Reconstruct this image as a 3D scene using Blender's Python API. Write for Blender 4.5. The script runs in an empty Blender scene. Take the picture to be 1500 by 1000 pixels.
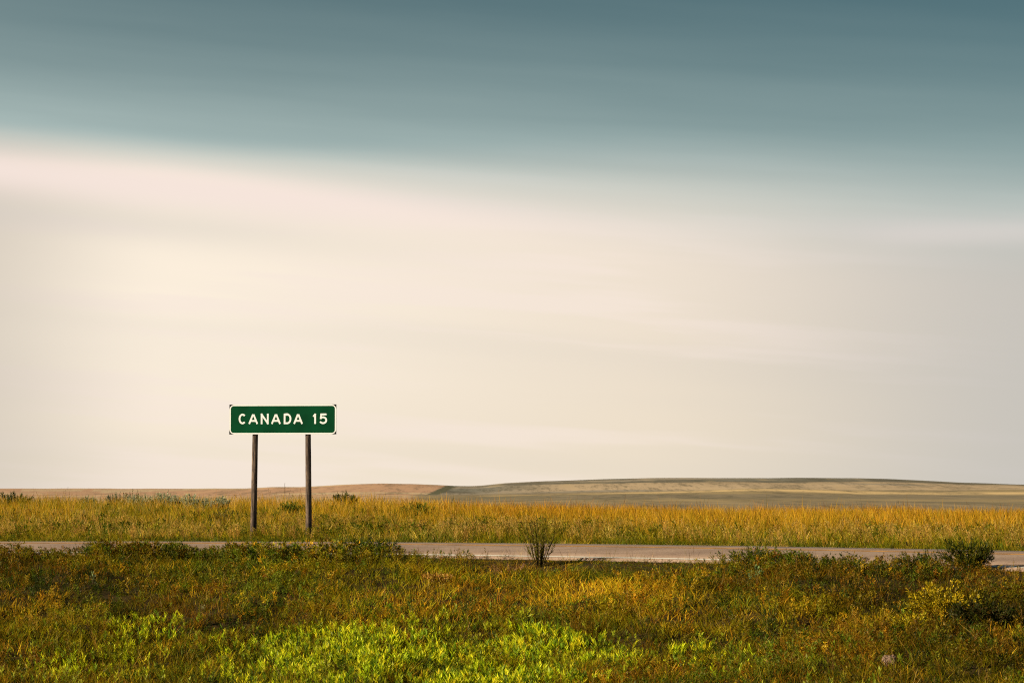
import bpy, math
import numpy as np
from mathutils import Vector

C = bpy.context.scene.collection
SC = bpy.context.scene
rng = np.random.default_rng(11)
EXPO = 0.75
EG = 2.0 ** EXPO

# ------------------------------------------------------------------ camera
F = 3521.0                      # focal length in photo pixels (1500 wide)
CAMZ = 1.55
PITCH = math.atan(190.0 / F)    # eye level sits 190 px below the centre
cam = bpy.data.cameras.new('camera')
cam.sensor_width = 36.0
cam.lens = 36.0 * F / 1500.0
cam.clip_start = 0.1
cam.clip_end = 30000.0
co = bpy.data.objects.new('camera', cam)
C.objects.link(co)
co.location = (0, 0, CAMZ)
co.rotation_euler = (math.pi / 2 + PITCH, 0, 0)
cam.dof.use_dof = True
cam.dof.focus_distance = 60.0
cam.dof.aperture_fstop = 4.5
SC.camera = co

# ------------------------------------------------------------------ light
SUN_AZ = math.radians(-110.0)   # from +Y (the view) turning right; the sun stands to the left, a little behind the camera
SUN_EL = math.radians(21.0)
sun = bpy.data.lights.new('sun', 'SUN')
sun.energy = 5.0
sun.angle = math.radians(0.6)
sun.color = (1.0, 0.82, 0.56)
so = bpy.data.objects.new('sun', sun)
C.objects.link(so)
sd = Vector((math.sin(SUN_AZ) * math.cos(SUN_EL), math.cos(SUN_AZ) * math.cos(SUN_EL), math.sin(SUN_EL)))
so.rotation_euler = sd.to_track_quat('Z', 'Y').to_euler()
so.location = (-20, -20, 30)

SC.view_settings.view_transform = 'Standard'
SC.view_settings.look = 'None'
SC.view_settings.exposure = EXPO
SC.view_settings.gamma = 1.0
SC.view_settings.use_curve_mapping = False
SC.cycles.use_denoising = False          # keeps the fine grass crisp
SC.cycles.filter_width = 1.1
SC.cycles.max_bounces = 6
SC.cycles.caustics_reflective = False
SC.cycles.caustics_refractive = False


# ------------------------------------------------------------------ node helpers
class NT:
    def __init__(self, tree):
        self.t = tree
        self.n = tree.nodes
        self.l = tree.links

    def new(self, typ, **kw):
        nd = self.n.new(typ)
        for k, v in kw.items():
            setattr(nd, k, v)
        return nd

    def put(self, sock, v):
        if hasattr(v, 'is_output') or isinstance(v, bpy.types.NodeSocket):
            self.l.new(v, sock)
        else:
            sock.default_value = v

    def m(self, op, a, b=0.0, c=None, clamp=False):
        nd = self.new('ShaderNodeMath', operation=op)
        nd.use_clamp = clamp
        self.put(nd.inputs[0], a)
        self.put(nd.inputs[1], b)
        if c is not None:
            self.put(nd.inputs[2], c)
        return nd.outputs[0]

    def mix(self, f, a, b, blend='MIX'):
        nd = self.new('ShaderNodeMix', data_type='RGBA', blend_type=blend)
        self.put(nd.inputs[0], f)
        self.put(nd.inputs[6], a)
        self.put(nd.inputs[7], b)
        return nd.outputs[2]

    def sstep(self, x, lo, hi):
        nd = self.new('ShaderNodeMapRange', interpolation_type='SMOOTHSTEP')
        self.put(nd.inputs[0], x)
        self.put(nd.inputs[1], lo)
        self.put(nd.inputs[2], hi)
        nd.inputs[3].default_value = 0.0
        nd.inputs[4].default_value = 1.0
        return nd.outputs[0]

    def noise(self, vec, scale, detail=3.0, rough=0.5):
        nd = self.new('ShaderNodeTexNoise')
        if vec is not None:
            self.put(nd.inputs['Vector'], vec)
        nd.inputs['Scale'].default_value = scale
        nd.inputs['Detail'].default_value = detail
        nd.inputs['Roughness'].default_value = rough
        return nd.outputs['Fac']

    def gauss(self, x, mid, w):
        q = self.m('DIVIDE', self.m('SUBTRACT', x, mid), w)
        return self.m('POWER', math.e, self.m('MULTIPLY', self.m('MULTIPLY', q, q), -1.0))


def rgb(r, g, b, k=1.0):
    return (r * k, g * k, b * k, 1.0)


# ------------------------------------------------------------------ sky
world = bpy.data.worlds.new('World')
SC.world = world
world.use_nodes = True
w = NT(world.node_tree)
w.n.clear()
out = w.new('ShaderNodeOutputWorld')
bg = w.new('ShaderNodeBackground')
w.l.new(bg.outputs[0], out.inputs[0])
tc = w.new('ShaderNodeTexCoord')
sep = w.new('ShaderNodeSeparateXYZ')
w.l.new(tc.outputs['Generated'], sep.inputs[0])
az = w.m('MULTIPLY', w.m('ARCTAN2', sep.outputs[0], sep.outputs[1]), 57.2958)
el = w.m('MULTIPLY', w.m('ARCSINE', sep.outputs[2]), 57.2958)
saz = w.m('SINE', w.m('DIVIDE', az, 57.2958))
sky = w.new('ShaderNodeTexSky', sky_type='NISHITA')
sky.sun_disc = False
sky.sun_elevation = SUN_EL
sky.sun_rotation = SUN_AZ
sky.altitude = 900
sky.air_density = 1.0
sky.dust_density = 0.6
sky.ozone_density = 2.0
SKS = 0.08
# long soft streaks: noise on the direction, squeezed so that it runs along the horizon
cv = w.new('ShaderNodeCombineXYZ')
tilt = w.m('ADD', el, w.m('MULTIPLY', saz, 4.0))
w.put(cv.inputs[0], w.m('MULTIPLY', saz, 2.6))
w.put(cv.inputs[1], w.m('MULTIPLY', w.m('COSINE', w.m('DIVIDE', az, 57.2958)), 2.6))
w.put(cv.inputs[2], w.m('MULTIPLY', tilt, 0.55))
streak = w.noise(cv.outputs[0], 1.0, 2.0, 0.45)
cv2 = w.new('ShaderNodeCombineXYZ')
w.put(cv2.inputs[0], w.m('MULTIPLY', saz, 6.0))
w.put(cv2.inputs[1], 3.7)
w.put(cv2.inputs[2], w.m('MULTIPLY', tilt, 1.4))
streak2 = w.noise(cv2.outputs[0], 1.0, 3.0, 0.5)
# clear air above the sheet
tinted = w.mix(1.0, sky.outputs[0], rgb(0.035, 0.185, 0.18, SKS), 'MULTIPLY')
edge = w.m('ADD', 6.9, w.m('MULTIPLY', saz, -4.4))
edge = w.m('ADD', edge, w.m('MULTIPLY', w.m('SUBTRACT', streak, 0.5), 0.5))
rel = w.m('SUBTRACT', el, edge)                        # degrees above the sheet's edge
veil = w.m('POWER', math.e, w.m('DIVIDE', w.m('MAXIMUM', rel, 0.0), -3.0))
veil = w.m('MULTIPLY', veil, w.m('ADD', 0.84, w.m('MULTIPLY', streak2, 0.3)), clamp=True)
clear = w.mix(veil, tinted, rgb(0.43, 0.53, 0.51, 1 / EG))
# the pale sheet of high cloud
warm = w.mix(w.sstep(el, 0.0, 7.0), rgb(0.83, 0.72, 0.57, 1 / EG), rgb(0.84, 0.735, 0.63, 1 / EG))
glow = w.m('MULTIPLY', w.gauss(az, -8.5, 9.0), w.gauss(el, 4.0, 4.2))
warm = w.mix(w.m('MULTIPLY', glow, 0.95), warm, rgb(0.99, 0.875, 0.725, 1 / EG))
warm = w.mix(w.m('MULTIPLY', w.sstep(streak, 0.40, 0.66), 0.22), warm, rgb(0.66, 0.61, 0.54, 1 / EG))
warm = w.mix(w.m('MULTIPLY', w.sstep(streak2, 0.48, 0.66), 0.55), warm, rgb(0.93, 0.80, 0.71, 1 / EG))
warm = w.mix(w.m('MULTIPLY', w.sstep(az, 2.5, 13.0), 0.9), warm, rgb(0.55, 0.53, 0.49, 1 / EG))
warm = w.mix(w.m('MULTIPLY', w.sstep(az, -8.0, -13.5), 0.7), warm, rgb(0.60, 0.54, 0.46, 1 / EG))
band = w.m('MULTIPLY', w.gauss(rel, -0.75, 0.55), w.sstep(az, 6.0, -8.0))
warm = w.mix(w.m('MULTIPLY', band, 0.9), warm, rgb(0.92, 0.78, 0.71, 1 / EG))
grey = w.m('MULTIPLY', w.gauss(rel, -1.75, 0.45), w.sstep(az, 1.0, -9.0))
warm = w.mix(w.m('MULTIPLY', grey, 0.32), warm, rgb(0.62, 0.585, 0.53, 1 / EG))
pink = w.m('MULTIPLY', w.gauss(el, 5.65, 0.35), w.sstep(az, 6.5, 10.0))
warm = w.mix(w.m('MULTIPLY', pink, 0.9), warm, rgb(0.80, 0.69, 0.64, 1 / EG))
soft = w.m('ADD', 0.55, w.m('MULTIPLY', w.sstep(az, -9.0, 8.0), 1.45))
cover = w.sstep(w.m('DIVIDE', w.m('MULTIPLY', rel, -1.0), soft), -0.9, 1.0)
col = w.mix(cover, clear, warm)
w.l.new(col, bg.inputs[0])
bg.inputs[1].default_value = 1.0
world.cycles.sampling_method = 'AUTOMATIC'


# ------------------------------------------------------------------ numpy helpers
def vnoise(x, y, scale, seed=0):
    """smooth value noise 0..1"""
    x = np.asarray(x, float) / scale + seed * 17.31
    y = np.asarray(y, float) / scale + seed * 9.17
    xi = np.floor(x).astype(np.int64)
    yi = np.floor(y).astype(np.int64)
    fx = x - xi
    fy = y - yi
    fx = fx * fx * (3 - 2 * fx)
    fy = fy * fy * (3 - 2 * fy)

    def h(a, b):
        n = (a * 374761393 + b * 668265263 + seed * 144665) & 0xFFFFFFFF
        n = ((n ^ (n >> 13)) * 1274126177) & 0xFFFFFFFF
        n = n ^ (n >> 16)
        return (n & 0xFFFF) / 65535.0
    return (h(xi, yi) * (1 - fx) + h(xi + 1, yi) * fx) * (1 - fy) + (h(xi, yi + 1) * (1 - fx) + h(xi + 1, yi + 1) * fx) * fy


def fnoise(x, y, scale, seed=0):
    return 0.55 * vnoise(x, y, scale, seed) + 0.3 * vnoise(x, y, scale * 0.45, seed + 1) + 0.15 * vnoise(x, y, scale * 0.2, seed + 2)


def ss(a, b, x):
    t = np.clip((np.asarray(x, float) - a) / (b - a), 0, 1)
    return t * t * (3 - 2 * t)


# road centre line: Y as a function of X, a slow bend
def yc(X):
    X = np.asarray(X, float)
    Xm = np.clip(X, -9.0, 12.0)
    base = 50.8 - 0.37 * Xm - 0.0205 * Xm ** 2
    sl = -0.37 - 0.041 * Xm
    return base + sl * (X - Xm)


def ycp(X):
    Xm = np.clip(np.asarray(X, float), -9.0, 12.0)
    return -0.37 - 0.041 * Xm


def sdist(X, Y):
    return (np.asarray(Y, float) - yc(X)) / np.sqrt(1 + ycp(X) ** 2)


P1x = [-3000, 0, 400, 600, 700, 850, 1000, 1100, 1250, 1500, 2000, 4000]
P1y = [728, 728, 727, 727, 726, 722, 720, 717, 720, 719, 722, 724]
P2x = [-3000, -400, 0, 100, 160, 250, 350, 400, 440, 500, 560, 605, 640, 665, 690, 705, 740, 800, 880, 950, 1050, 1170, 1250, 1300, 1400, 1500, 1700, 2000, 4000]
P2y = [726, 725, 724.5, 724, 722, 718.5, 716, 713.8, 714.2, 711.2, 709.6, 709.8, 711, 712.4, 712.6, 711.8, 708, 705, 702.3, 700.6, 700.3, 699, 699.4, 701, 705.8, 709, 714, 718, 722]


def far_z(X, Y):
    """height of the open prairie and the hills beyond the field's crest"""
    Y = np.asarray(Y, float)
    px = 750 + F * X / np.maximum(Y, 1)
    p1 = np.interp(px, P1x, P1y)
    p2 = np.interp(px, P2x, P2y)
    keysD = [250.0, 500.0, 950.0, 1300.0, 1750.0, 2350.0, 3200.0, 9000.0]
    base = np.stack([np.full_like(p1, 768.0), np.full_like(p1, 742.0), np.maximum(p1 + 6, 727.0), p1,
                     np.maximum(p1 + 3, p2 + 8), p2, p2 + 7, np.full_like(p1, 723.5)])
    zs = [CAMZ - (base[i] - 690.0) / F * keysD[i] for i in range(len(keysD))]
    z = np.zeros_like(p1)
    for i in range(len(keysD) - 1):
        t = (Y - keysD[i]) / (keysD[i + 1] - keysD[i])
        m = (t >= 0) & (t < 1)
        tt = t * t * (3 - 2 * t)
        z = np.where(m, zs[i] + (zs[i + 1] - zs[i]) * tt, z)
    z = np.where(Y >= keysD[-1], zs[-1], z)
    z = z + (vnoise(X, Y, 170, 5) - 0.5) * 3.0 * ss(800, 1200, Y) + (vnoise(X, Y, 75, 6) - 0.5) * 1.3 * ss(900, 1400, Y) + (np.abs(vnoise(X + .5 * Y, Y, 120, 7) - .5) - .25) * 2.4 * ss(1500, 1900, Y)
    return z, zs[0]


def gz(X, Y):
    X = np.asarray(X, float)
    Y = np.asarray(Y, float)
    s = sdist(X, Y)
    a = np.abs(s)
    road = -0.022 * np.minimum(a, 4.1) - 0.045
    # near side: bank down into the ditch, then up to where the photographer stands
    d = np.maximum(-s - 4.1, 0)
    near = -0.135 - np.interp(d, [0, 0.8, 3, 7, 10, 14, 22, 40, 80], [0, 0.07, 0.43, 1.08, 1.45, 1.62, 1.35, 0.35, 0.1])
    near = near + (fnoise(X, Y, 2.6, 3) - 0.5) * 0.55 * ss(0.3, 2.4, d)
    e = np.maximum(s - 4.1, 0)
    far = -0.135 + np.interp(e, [0, 1.2, 4, 12, 25, 40], [0, 0.0, 0.05, 0.0, -0.1, -0.28])
    far = far + (fnoise(X, Y, 7.0, 8) - 0.5) * 0.16 * ss(0.5, 4, e) + 0.50 * ss(6, -11, X) * ss(6, 28, e)
    far = np.where(e > 40, far - (e - 40) * 0.035, far)
    z = np.where(s < -4.1, near, np.where(s > 4.1, far, road))
    fz, z250 = far_z(X, np.maximum(Y, 250))
    t = ss(130, 250, Y)
    return np.where(Y < 130, z, np.where(Y < 250, z * (1 - t) + z250 * t, fz))


ct, st = math.cos(PITCH), math.sin(PITCH)


def project(X, Y, Z):
    Zr = np.asarray(Z) - CAMZ
    dep = Y * ct + Zr * st
    up = -Y * st + Zr * ct
    return 750 + F * X / dep, 500 - F * up / dep


def ray(px, py):
    d = np.array([px - 750.0, F * ct - (500.0 - py) * st, F * st + (500.0 - py) * ct])
    return d / d[1]


def ground_at(px, py, lo=28.0, hi=110.0):
    """where the line of sight through a photo pixel meets the ground"""
    d = ray(px, py)
    Y = np.arange(lo, hi, 0.05)
    g = gz(d[0] * Y, Y)
    hit = np.nonzero(CAMZ + d[2] * Y <= g)[0]
    y = Y[hit[0]] if len(hit) else hi
    return d[0] * y, y, float(gz(d[0] * y, y))


def on_ground(px, Y):
    x = (px - 750.0) / F * Y
    return x, Y, float(gz(x, Y))


def mesh_from(name, verts, quads, mat, cols=None, parent=None, smooth=False, kind=None):
    me = bpy.data.meshes.new(name)
    verts = np.ascontiguousarray(verts, np.float32)
    quads = np.ascontiguousarray(quads, np.int32)
    k = quads.shape[1]
    me.vertices.add(len(verts))
    me.vertices.foreach_set('co', verts.ravel())
    me.loops.add(quads.size)
    me.loops.foreach_set('vertex_index', quads.ravel())
    me.polygons.add(len(quads))
    me.polygons.foreach_set('loop_start', np.arange(0, quads.size, k, dtype=np.int32))
    if smooth:
        me.polygons.foreach_set('use_smooth', np.ones(len(quads), bool))
    if cols is not None:
        at = me.attributes.new('tint', 'FLOAT_COLOR', 'POINT')
        c4 = np.ones((len(verts), 4), np.float32)
        c4[:, :3] = np.clip(cols, 0.0, 0.95)
        at.data.foreach_set('color', c4.ravel())
    me.update(calc_edges=True)
    me.validate()
    me.materials.append(mat)
    o = bpy.data.objects.new(name, me)
    C.objects.link(o)
    if parent is not None:
        o.parent = parent
    if kind:
        o['kind'] = kind
    return o


def py_mesh(name, vs, fs, mat, parent=None, smooth=False):
    me = bpy.data.meshes.new(name)
    me.from_pydata([tuple(v) for v in vs], [], fs)
    me.update()
    if smooth:
        me.polygons.foreach_set('use_smooth', [True] * len(fs))
    me.materials.append(mat)
    o = bpy.data.objects.new(name, me)
    C.objects.link(o)
    if parent is not None:
        o.parent = parent
    return o


def thing(name, label, cat, loc=(0, 0, 0), group=None, rz=0.0):
    o = bpy.data.objects.new(name, None)
    o.empty_display_size = 0.2
    C.objects.link(o)
    o.location = loc
    o.rotation_euler = (0, 0, rz)
    o['label'] = label
    o['category'] = cat
    if group:
        o['group'] = group
    return o


# ------------------------------------------------------------------ materials
def new_mat(name):
    m = bpy.data.materials.new(name)
    m.use_nodes = True
    t = NT(m.node_tree)
    t.n.clear()
    o = t.new('ShaderNodeOutputMaterial')
    return m, t, o


def leaf_mat(name, trans=0.4, gloss=0.02, rough=0.5):
    m, t, o = new_mat(name)
    a = t.new('ShaderNodeAttribute', attribute_name='tint')
    geo = t.new('ShaderNodeNewGeometry')
    n = t.noise(geo.outputs['Position'], 9.0, 2.0)
    fac = t.m('ADD', 0.72, t.m('MULTIPLY', n, 0.56))
    sc = t.new('ShaderNodeVectorMath', operation='SCALE')
    t.l.new(a.outputs['Color'], sc.inputs[0])
    t.l.new(fac, sc.inputs['Scale'])
    d = t.new('ShaderNodeBsdfDiffuse')
    tr = t.new('ShaderNodeBsdfTranslucent')
    t.l.new(sc.outputs[0], d.inputs[0])
    t.l.new(sc.outputs[0], tr.inputs[0])
    mx = t.new('ShaderNodeMixShader')
    mx.inputs[0].default_value = trans
    t.l.new(d.outputs[0], mx.inputs[1])
    t.l.new(tr.outputs[0], mx.inputs[2])
    g = t.new('ShaderNodeBsdfGlossy')
    g.inputs['Roughness'].default_value = rough
    g.inputs['Color'].default_value = (0.9, 0.85, 0.7, 1)
    m2 = t.new('ShaderNodeMixShader')
    m2.inputs[0].default_value = gloss
    t.l.new(mx.outputs[0], m2.inputs[1])
    t.l.new(g.outputs[0], m2.inputs[2])
    t.l.new(m2.outputs[0], o.inputs[0])
    return m


def simple_mat(name, col, rough=0.6, metal=0.0, nscale=None, namt=0.3, bump=0.0, stretch=(1, 1, 1), spec=0.5):
    m, t, o = new_mat(name)
    p = t.new('ShaderNodeBsdfPrincipled')
    p.inputs['Roughness'].default_value = rough
    p.inputs['Metallic'].default_value = metal
    p.inputs['Specular IOR Level'].default_value = spec
    t.l.new(p.outputs[0], o.inputs[0])
    if nscale:
        tcn = t.new('ShaderNodeTexCoord')
        mp = t.new('ShaderNodeMapping')
        mp.inputs['Scale'].default_value = stretch
        t.l.new(tcn.outputs['Object'], mp.inputs[0])
        n = t.noise(mp.outputs[0], nscale, 5.0, 0.6)
        c = t.mix(t.sstep(n, 0.3, 0.7), rgb(*col, k=1 - namt), rgb(*col, k=1 + namt))
        t.l.new(c, p.inputs['Base Color'])
        if bump:
            b = t.new('ShaderNodeBump')
            b.inputs['Strength'].default_value = bump
            b.inputs['Distance'].default_value = 0.01
            t.l.new(n, b.inputs['Height'])
            t.l.new(b.outputs[0], p.inputs['Normal'])
    else:
        p.inputs['Base Color'].default_value = rgb(*col)
    return m


M_leaf = leaf_mat('leaf', 0.45, 0.012)
M_straw = leaf_mat('straw', 0.42, 0.006)
M_stem = leaf_mat('stem', 0.1, 0.01)

# soil
M_ground, t, o = new_mat('soil')
p = t.new('ShaderNodeBsdfPrincipled')
p.inputs['Roughness'].default_value = 0.95
p.inputs['Specular IOR Level'].default_value = 0.1
geo = t.new('ShaderNodeNewGeometry')
a = t.new('ShaderNodeAttribute', attribute_name='tint')
n = t.noise(geo.outputs['Position'], 2.5, 8.0, 0.65)
k = t.m('ADD', 0.5, t.m('MULTIPLY', n, 1.0))
sc = t.new('ShaderNodeVectorMath', operation='SCALE')
t.l.new(a.outputs['Color'], sc.inputs[0])
t.l.new(k, sc.inputs['Scale'])
t.l.new(sc.outputs[0], p.inputs['Base Color'])
t.l.new(p.outputs[0], o.inputs[0])

# hills: field colours, with haze and fold shade painted in, carry the broad areas, noise carries brush and grazing marks
M_hill, t, o = new_mat('hill_grassland')
p = t.new('ShaderNodeBsdfPrincipled')
p.inputs['Roughness'].default_value = 1.0
p.inputs['Specular IOR Level'].default_value = 0.0
geo = t.new('ShaderNodeNewGeometry')
mp = t.new('ShaderNodeMapping')
mp.inputs['Scale'].default_value = (1.0, 0.10, 0.6)
t.l.new(geo.outputs['Position'], mp.inputs[0])
a = t.new('ShaderNodeAttribute', attribute_name='tint')
n1 = t.noise(mp.outputs[0], 0.045, 6.0, 0.66)
n2 = t.noise(mp.outputs[0], 0.28, 5.0, 0.65)
c1 = t.mix(t.m('MULTIPLY', t.sstep(n1, 0.47, 0.68), 0.40), a.outputs['Color'], rgb(0.17, 0.15, 0.11))
c1 = t.mix(t.m('MULTIPLY', t.sstep(n1, 0.47, 0.30), 0.35), c1, rgb(0.52, 0.40, 0.22))
c1 = t.mix(t.m('MULTIPLY', t.m('MULTIPLY', t.sstep(n2, 0.48, 0.60), t.sstep(n1, 0.40, 0.56)), 0.55), c1, rgb(0.11, 0.105, 0.08))
t.l.new(c1, p.inputs['Base Color'])
t.l.new(p.outputs[0], o.inputs[0])

# chip-sealed asphalt
M_road, t, o = new_mat('asphalt')
p = t.new('ShaderNodeBsdfPrincipled')
p.inputs['Roughness'].default_value = 0.85
p.inputs['Specular IOR Level'].default_value = 0.3
geo = t.new('ShaderNodeNewGeometry')
n1 = t.noise(geo.outputs['Position'], 0.7, 5.0, 0.6)
n2 = t.noise(geo.outputs['Position'], 22.0, 3.0, 0.7)
c = t.mix(t.sstep(n1, 0.35, 0.65), rgb(0.31, 0.215, 0.165), rgb(0.42, 0.30, 0.23))
c = t.mix(t.m('MULTIPLY', t.sstep(n2, 0.52, 0.66), 0.55), c, rgb(0.15, 0.10, 0.075))
c = t.mix(t.m('MULTIPLY', t.sstep(n2, 0.46, 0.36), 0.35), c, rgb(0.50, 0.41, 0.34))
t.l.new(c, p.inputs['Base Color'])
b = t.new('ShaderNodeBump')
b.inputs['Strength'].default_value = 0.5
b.inputs['Distance'].default_value = 0.006
t.l.new(n2, b.inputs['Height'])
t.l.new(b.outputs[0], p.inputs['Normal'])
t.l.new(p.outputs[0], o.inputs[0])

M_white = simple_mat('road_white', (0.82, 0.79, 0.72), 0.7, nscale=6.0, namt=0.12)
M_yellow = simple_mat('road_yellow', (0.60, 0.30, 0.07), 0.7, nscale=3.0, namt=0.35)
M_crack = simple_mat('crack_tar', (0.06, 0.045, 0.04), 0.8, nscale=4.0)
M_green = simple_mat('sign_green', (0.0010, 0.056, 0.021), 0.6, nscale=1.6, namt=0.2, spec=0.06)
M_letter = simple_mat('sign_white', (0.84, 0.89, 0.94), 0.5, nscale=3.0, namt=0.03)
M_dark = simple_mat('sign_back', (0.006, 0.006, 0.007), 0.7, spec=0.1)
M_alu = simple_mat('bolt_steel', (0.35, 0.35, 0.36), 0.4, 0.9)
M_stone = simple_mat('pale_stone', (0.27, 0.175, 0.13), 0.9, nscale=9.0, namt=0.35, bump=0.6)

# weathered wood
M_wood, t, o = new_mat('weathered_wood')
p = t.new('ShaderNodeBsdfPrincipled')
p.inputs['Roughness'].default_value = 0.85
p.inputs['Specular IOR Level'].default_value = 0.2
tcn = t.new('ShaderNodeTexCoord')
mp = t.new('ShaderNodeMapping')
mp.inputs['Scale'].default_value = (1, 1, 0.05)
t.l.new(tcn.outputs['Object'], mp.inputs[0])
n1 = t.noise(mp.outputs[0], 34.0, 5.0, 0.7)
n2 = t.noise(tcn.outputs['Object'], 5.0, 4.0, 0.6)
c = t.mix(t.sstep(n1, 0.36, 0.64), rgb(0.020, 0.015, 0.014), rgb(0.205, 0.15, 0.115))
c = t.mix(t.m('MULTIPLY', t.sstep(n2, 0.45, 0.65), 0.6), c, rgb(0.045, 0.034, 0.034))
t.l.new(c, p.inputs['Base Color'])
b = t.new('ShaderNodeBump')
b.inputs['Strength'].default_value = 0.25
b.inputs['Distance'].default_value = 0.004
t.l.new(n1, b.inputs['Height'])
t.l.new(b.outputs[0], p.inputs['Normal'])
t.l.new(p.outputs[0], o.inputs[0])


# ------------------------------------------------------------------ ground and hills
def sheet(name, tcol, Ys, mat, colfn):
    T, Y = np.meshgrid(tcol, Ys)
    X = T * (25.0 + np.maximum(Y, -20))
    Z = gz(X, Y)
    V = np.stack([X, Y, Z], -1).reshape(-1, 3)
    nr, ncn = X.shape
    i = np.arange(nr - 1)[:, None] * ncn + np.arange(ncn - 1)[None, :]
    Q = np.stack([i, i + 1, i + ncn + 1, i + ncn], -1).reshape(-1, 4)
    return mesh_from(name, V, Q, mat, colfn(X, Y, Z).reshape(-1, 3), smooth=True, kind='structure')


tg = np.concatenate([np.linspace(-1.6, -0.24, 30, endpoint=False), np.linspace(-0.24, 0.24, 240, endpoint=False), np.linspace(0.24, 1.6, 31)])


def soil_col(X, Y, Z):
    n = fnoise(X, Y, 2.5, 31)[..., None]
    c = np.array([0.032, 0.021, 0.009]) * (1 - n) + np.array([0.055, 0.038, 0.012]) * n
    s = sdist(X, Y)[..., None]
    gold = np.array([0.30, 0.19, 0.05])
    t = ss(9, 25, s)
    return c * (1 - t) + gold * t


sheet('ground', tg, np.concatenate([np.linspace(-15, 28, 30), np.linspace(28.2, 62, 190), np.linspace(62.6, 130, 90), np.linspace(132, 300, 40)]), M_ground, soil_col)


def hill_col(X, Y, Z):
    px, py = project(X, Y, Z)
    pinkish = np.array([0.53, 0.335, 0.225])
    tan = np.array([0.58, 0.44, 0.29])
    olive = np.array([0.33, 0.29, 0.235])  # main hill tones, this and the next, lightened to stand in for haze
    grey = np.array([0.215, 0.21, 0.18])
    flat = np.array([0.27, 0.225, 0.16])
    pale = np.array([0.70, 0.52, 0.28])
    n = fnoise(X, Y, 260, 41)
    n2 = fnoise(X * 0.35, Y, 90, 44)
    on1 = (Y < 1500)
    c = np.zeros(X.shape + (3,))
    # first rise on the left: stubble, pinkish, with tan sweeps
    a1 = ss(0.35, 0.7, n2)[..., None]
    c1 = pinkish * (1 - a1) + tan * a1
    gl = (ss(.48, .6, fnoise(X * .7, Y, 110, 71)))[..., None]
    flat = flat * (1 - .5 * gl) + np.array([.17, .16, .10]) * .5 * gl
    right = ss(590, 620, px)[..., None]
    a2 = ss(0.45, 0.62, n2)[..., None]
    cr = (flat * (1 - a2) + np.array([0.34, 0.27, 0.16]) * a2)
    strip = (np.exp(-((Y - (1215 + 60 * np.sin(px / 130.0))) / 55.0) ** 2) * ss(700, 900, px))[..., None]
    cr = cr * (1 - strip) + pale * strip
    near = c1 * (1 - right) + cr * right
    # main hill
    a3 = ss(0.38, 0.62, n)[..., None]
    c2 = grey * (1 - a3) + olive * a3
    sweep = (ss(0.50, 0.58, fnoise(X * 0.6, Y, 170, 52)) * (1 - ss(2050, 2300, Y)) * ss(700, 850, px))[..., None]
    dark = (ss(0.50, 0.60, fnoise(X * 0.8, Y, 130, 57)) * ss(1850, 2050, Y))[..., None]  # dark growth patches, deepened to paint in shading of the folds
    c2 = c2 * (1 - .8 * dark) + np.array([.135, .13, .105]) * .8 * dark
    c2 = c2 * (1 - 0.75 * sweep) + tan * 0.75 * sweep
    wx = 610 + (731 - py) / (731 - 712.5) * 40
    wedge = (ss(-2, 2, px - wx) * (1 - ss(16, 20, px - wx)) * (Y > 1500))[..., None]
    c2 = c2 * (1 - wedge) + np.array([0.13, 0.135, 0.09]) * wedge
    c1b = np.where((fnoise(X * .5, Y, 140, 63) > .55)[..., None], tan, pinkish)
    c2 = np.where(((px < wx) & (Y > 1500))[..., None], c1b, c2)
    t = ss(1480, 1560, Y)[..., None]
    return near * (1 - t) + c2 * t


th = np.concatenate([np.linspace(-1.6, -0.23, 40, endpoint=False), np.linspace(-0.23, 0.23, 420, endpoint=False), np.linspace(0.23, 1.6, 41)])
sheet('hills', th, np.concatenate([np.linspace(300, 900, 40, endpoint=False), np.linspace(900, 2500, 210, endpoint=False), np.linspace(2500, 3400, 30, endpoint=False), np.geomspace(3400, 12000, 14)]), M_hill, hill_col)


# ------------------------------------------------------------------ road
def ribbon(name, s_list, dz, mat, X0=-70, X1=45, step=0.5, kind=None, parent=None, brk=None):
    xs = np.arange(X0, X1, step)
    y0 = yc(xs)
    sl = ycp(xs)
    nx, ny = -sl / np.sqrt(1 + sl ** 2), 1 / np.sqrt(1 + sl ** 2)
    rows = []
    for s, extra in s_list:
        rows.append(np.stack([xs + nx * s, y0 + ny * s, -0.022 * abs(s) + dz + extra + 0 * xs], -1))
    V = np.stack(rows, 1)
    n, k = V.shape[:2]
    i = np.arange(n - 1)[:, None] * k + np.arange(k - 1)[None, :]
    Q = np.stack([i, i + k, i + k + 1, i + 1], -1)
    if brk is not None:
        Q = Q[~brk(0.5 * (xs[1:] + xs[:-1]))]
    return mesh_from(name, V.reshape(-1, 3), Q.reshape(-1, 4), mat, parent=parent, kind=kind)


road = ribbon('road', [(-4.15, -0.09), (-4.05, 0.0), (-2, 0), (0, 0), (2, 0), (4.05, 0.0), (4.15, -0.09)], 0.0, M_road, kind='structure')
ribbon('edge_line', [(-3.95, 0), (-3.65, 0)], 0.004, M_white, parent=road)
ribbon('edge_line', [(3.70, 0), (3.84, 0)], 0.004, M_white, parent=road)
ribbon('centre_line', [(-0.27, 0), (-0.09, 0)], 0.004, M_yellow, parent=road)
ribbon('centre_line', [(0.09, 0), (0.27, 0)], 0.004, M_yellow, parent=road)


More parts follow.
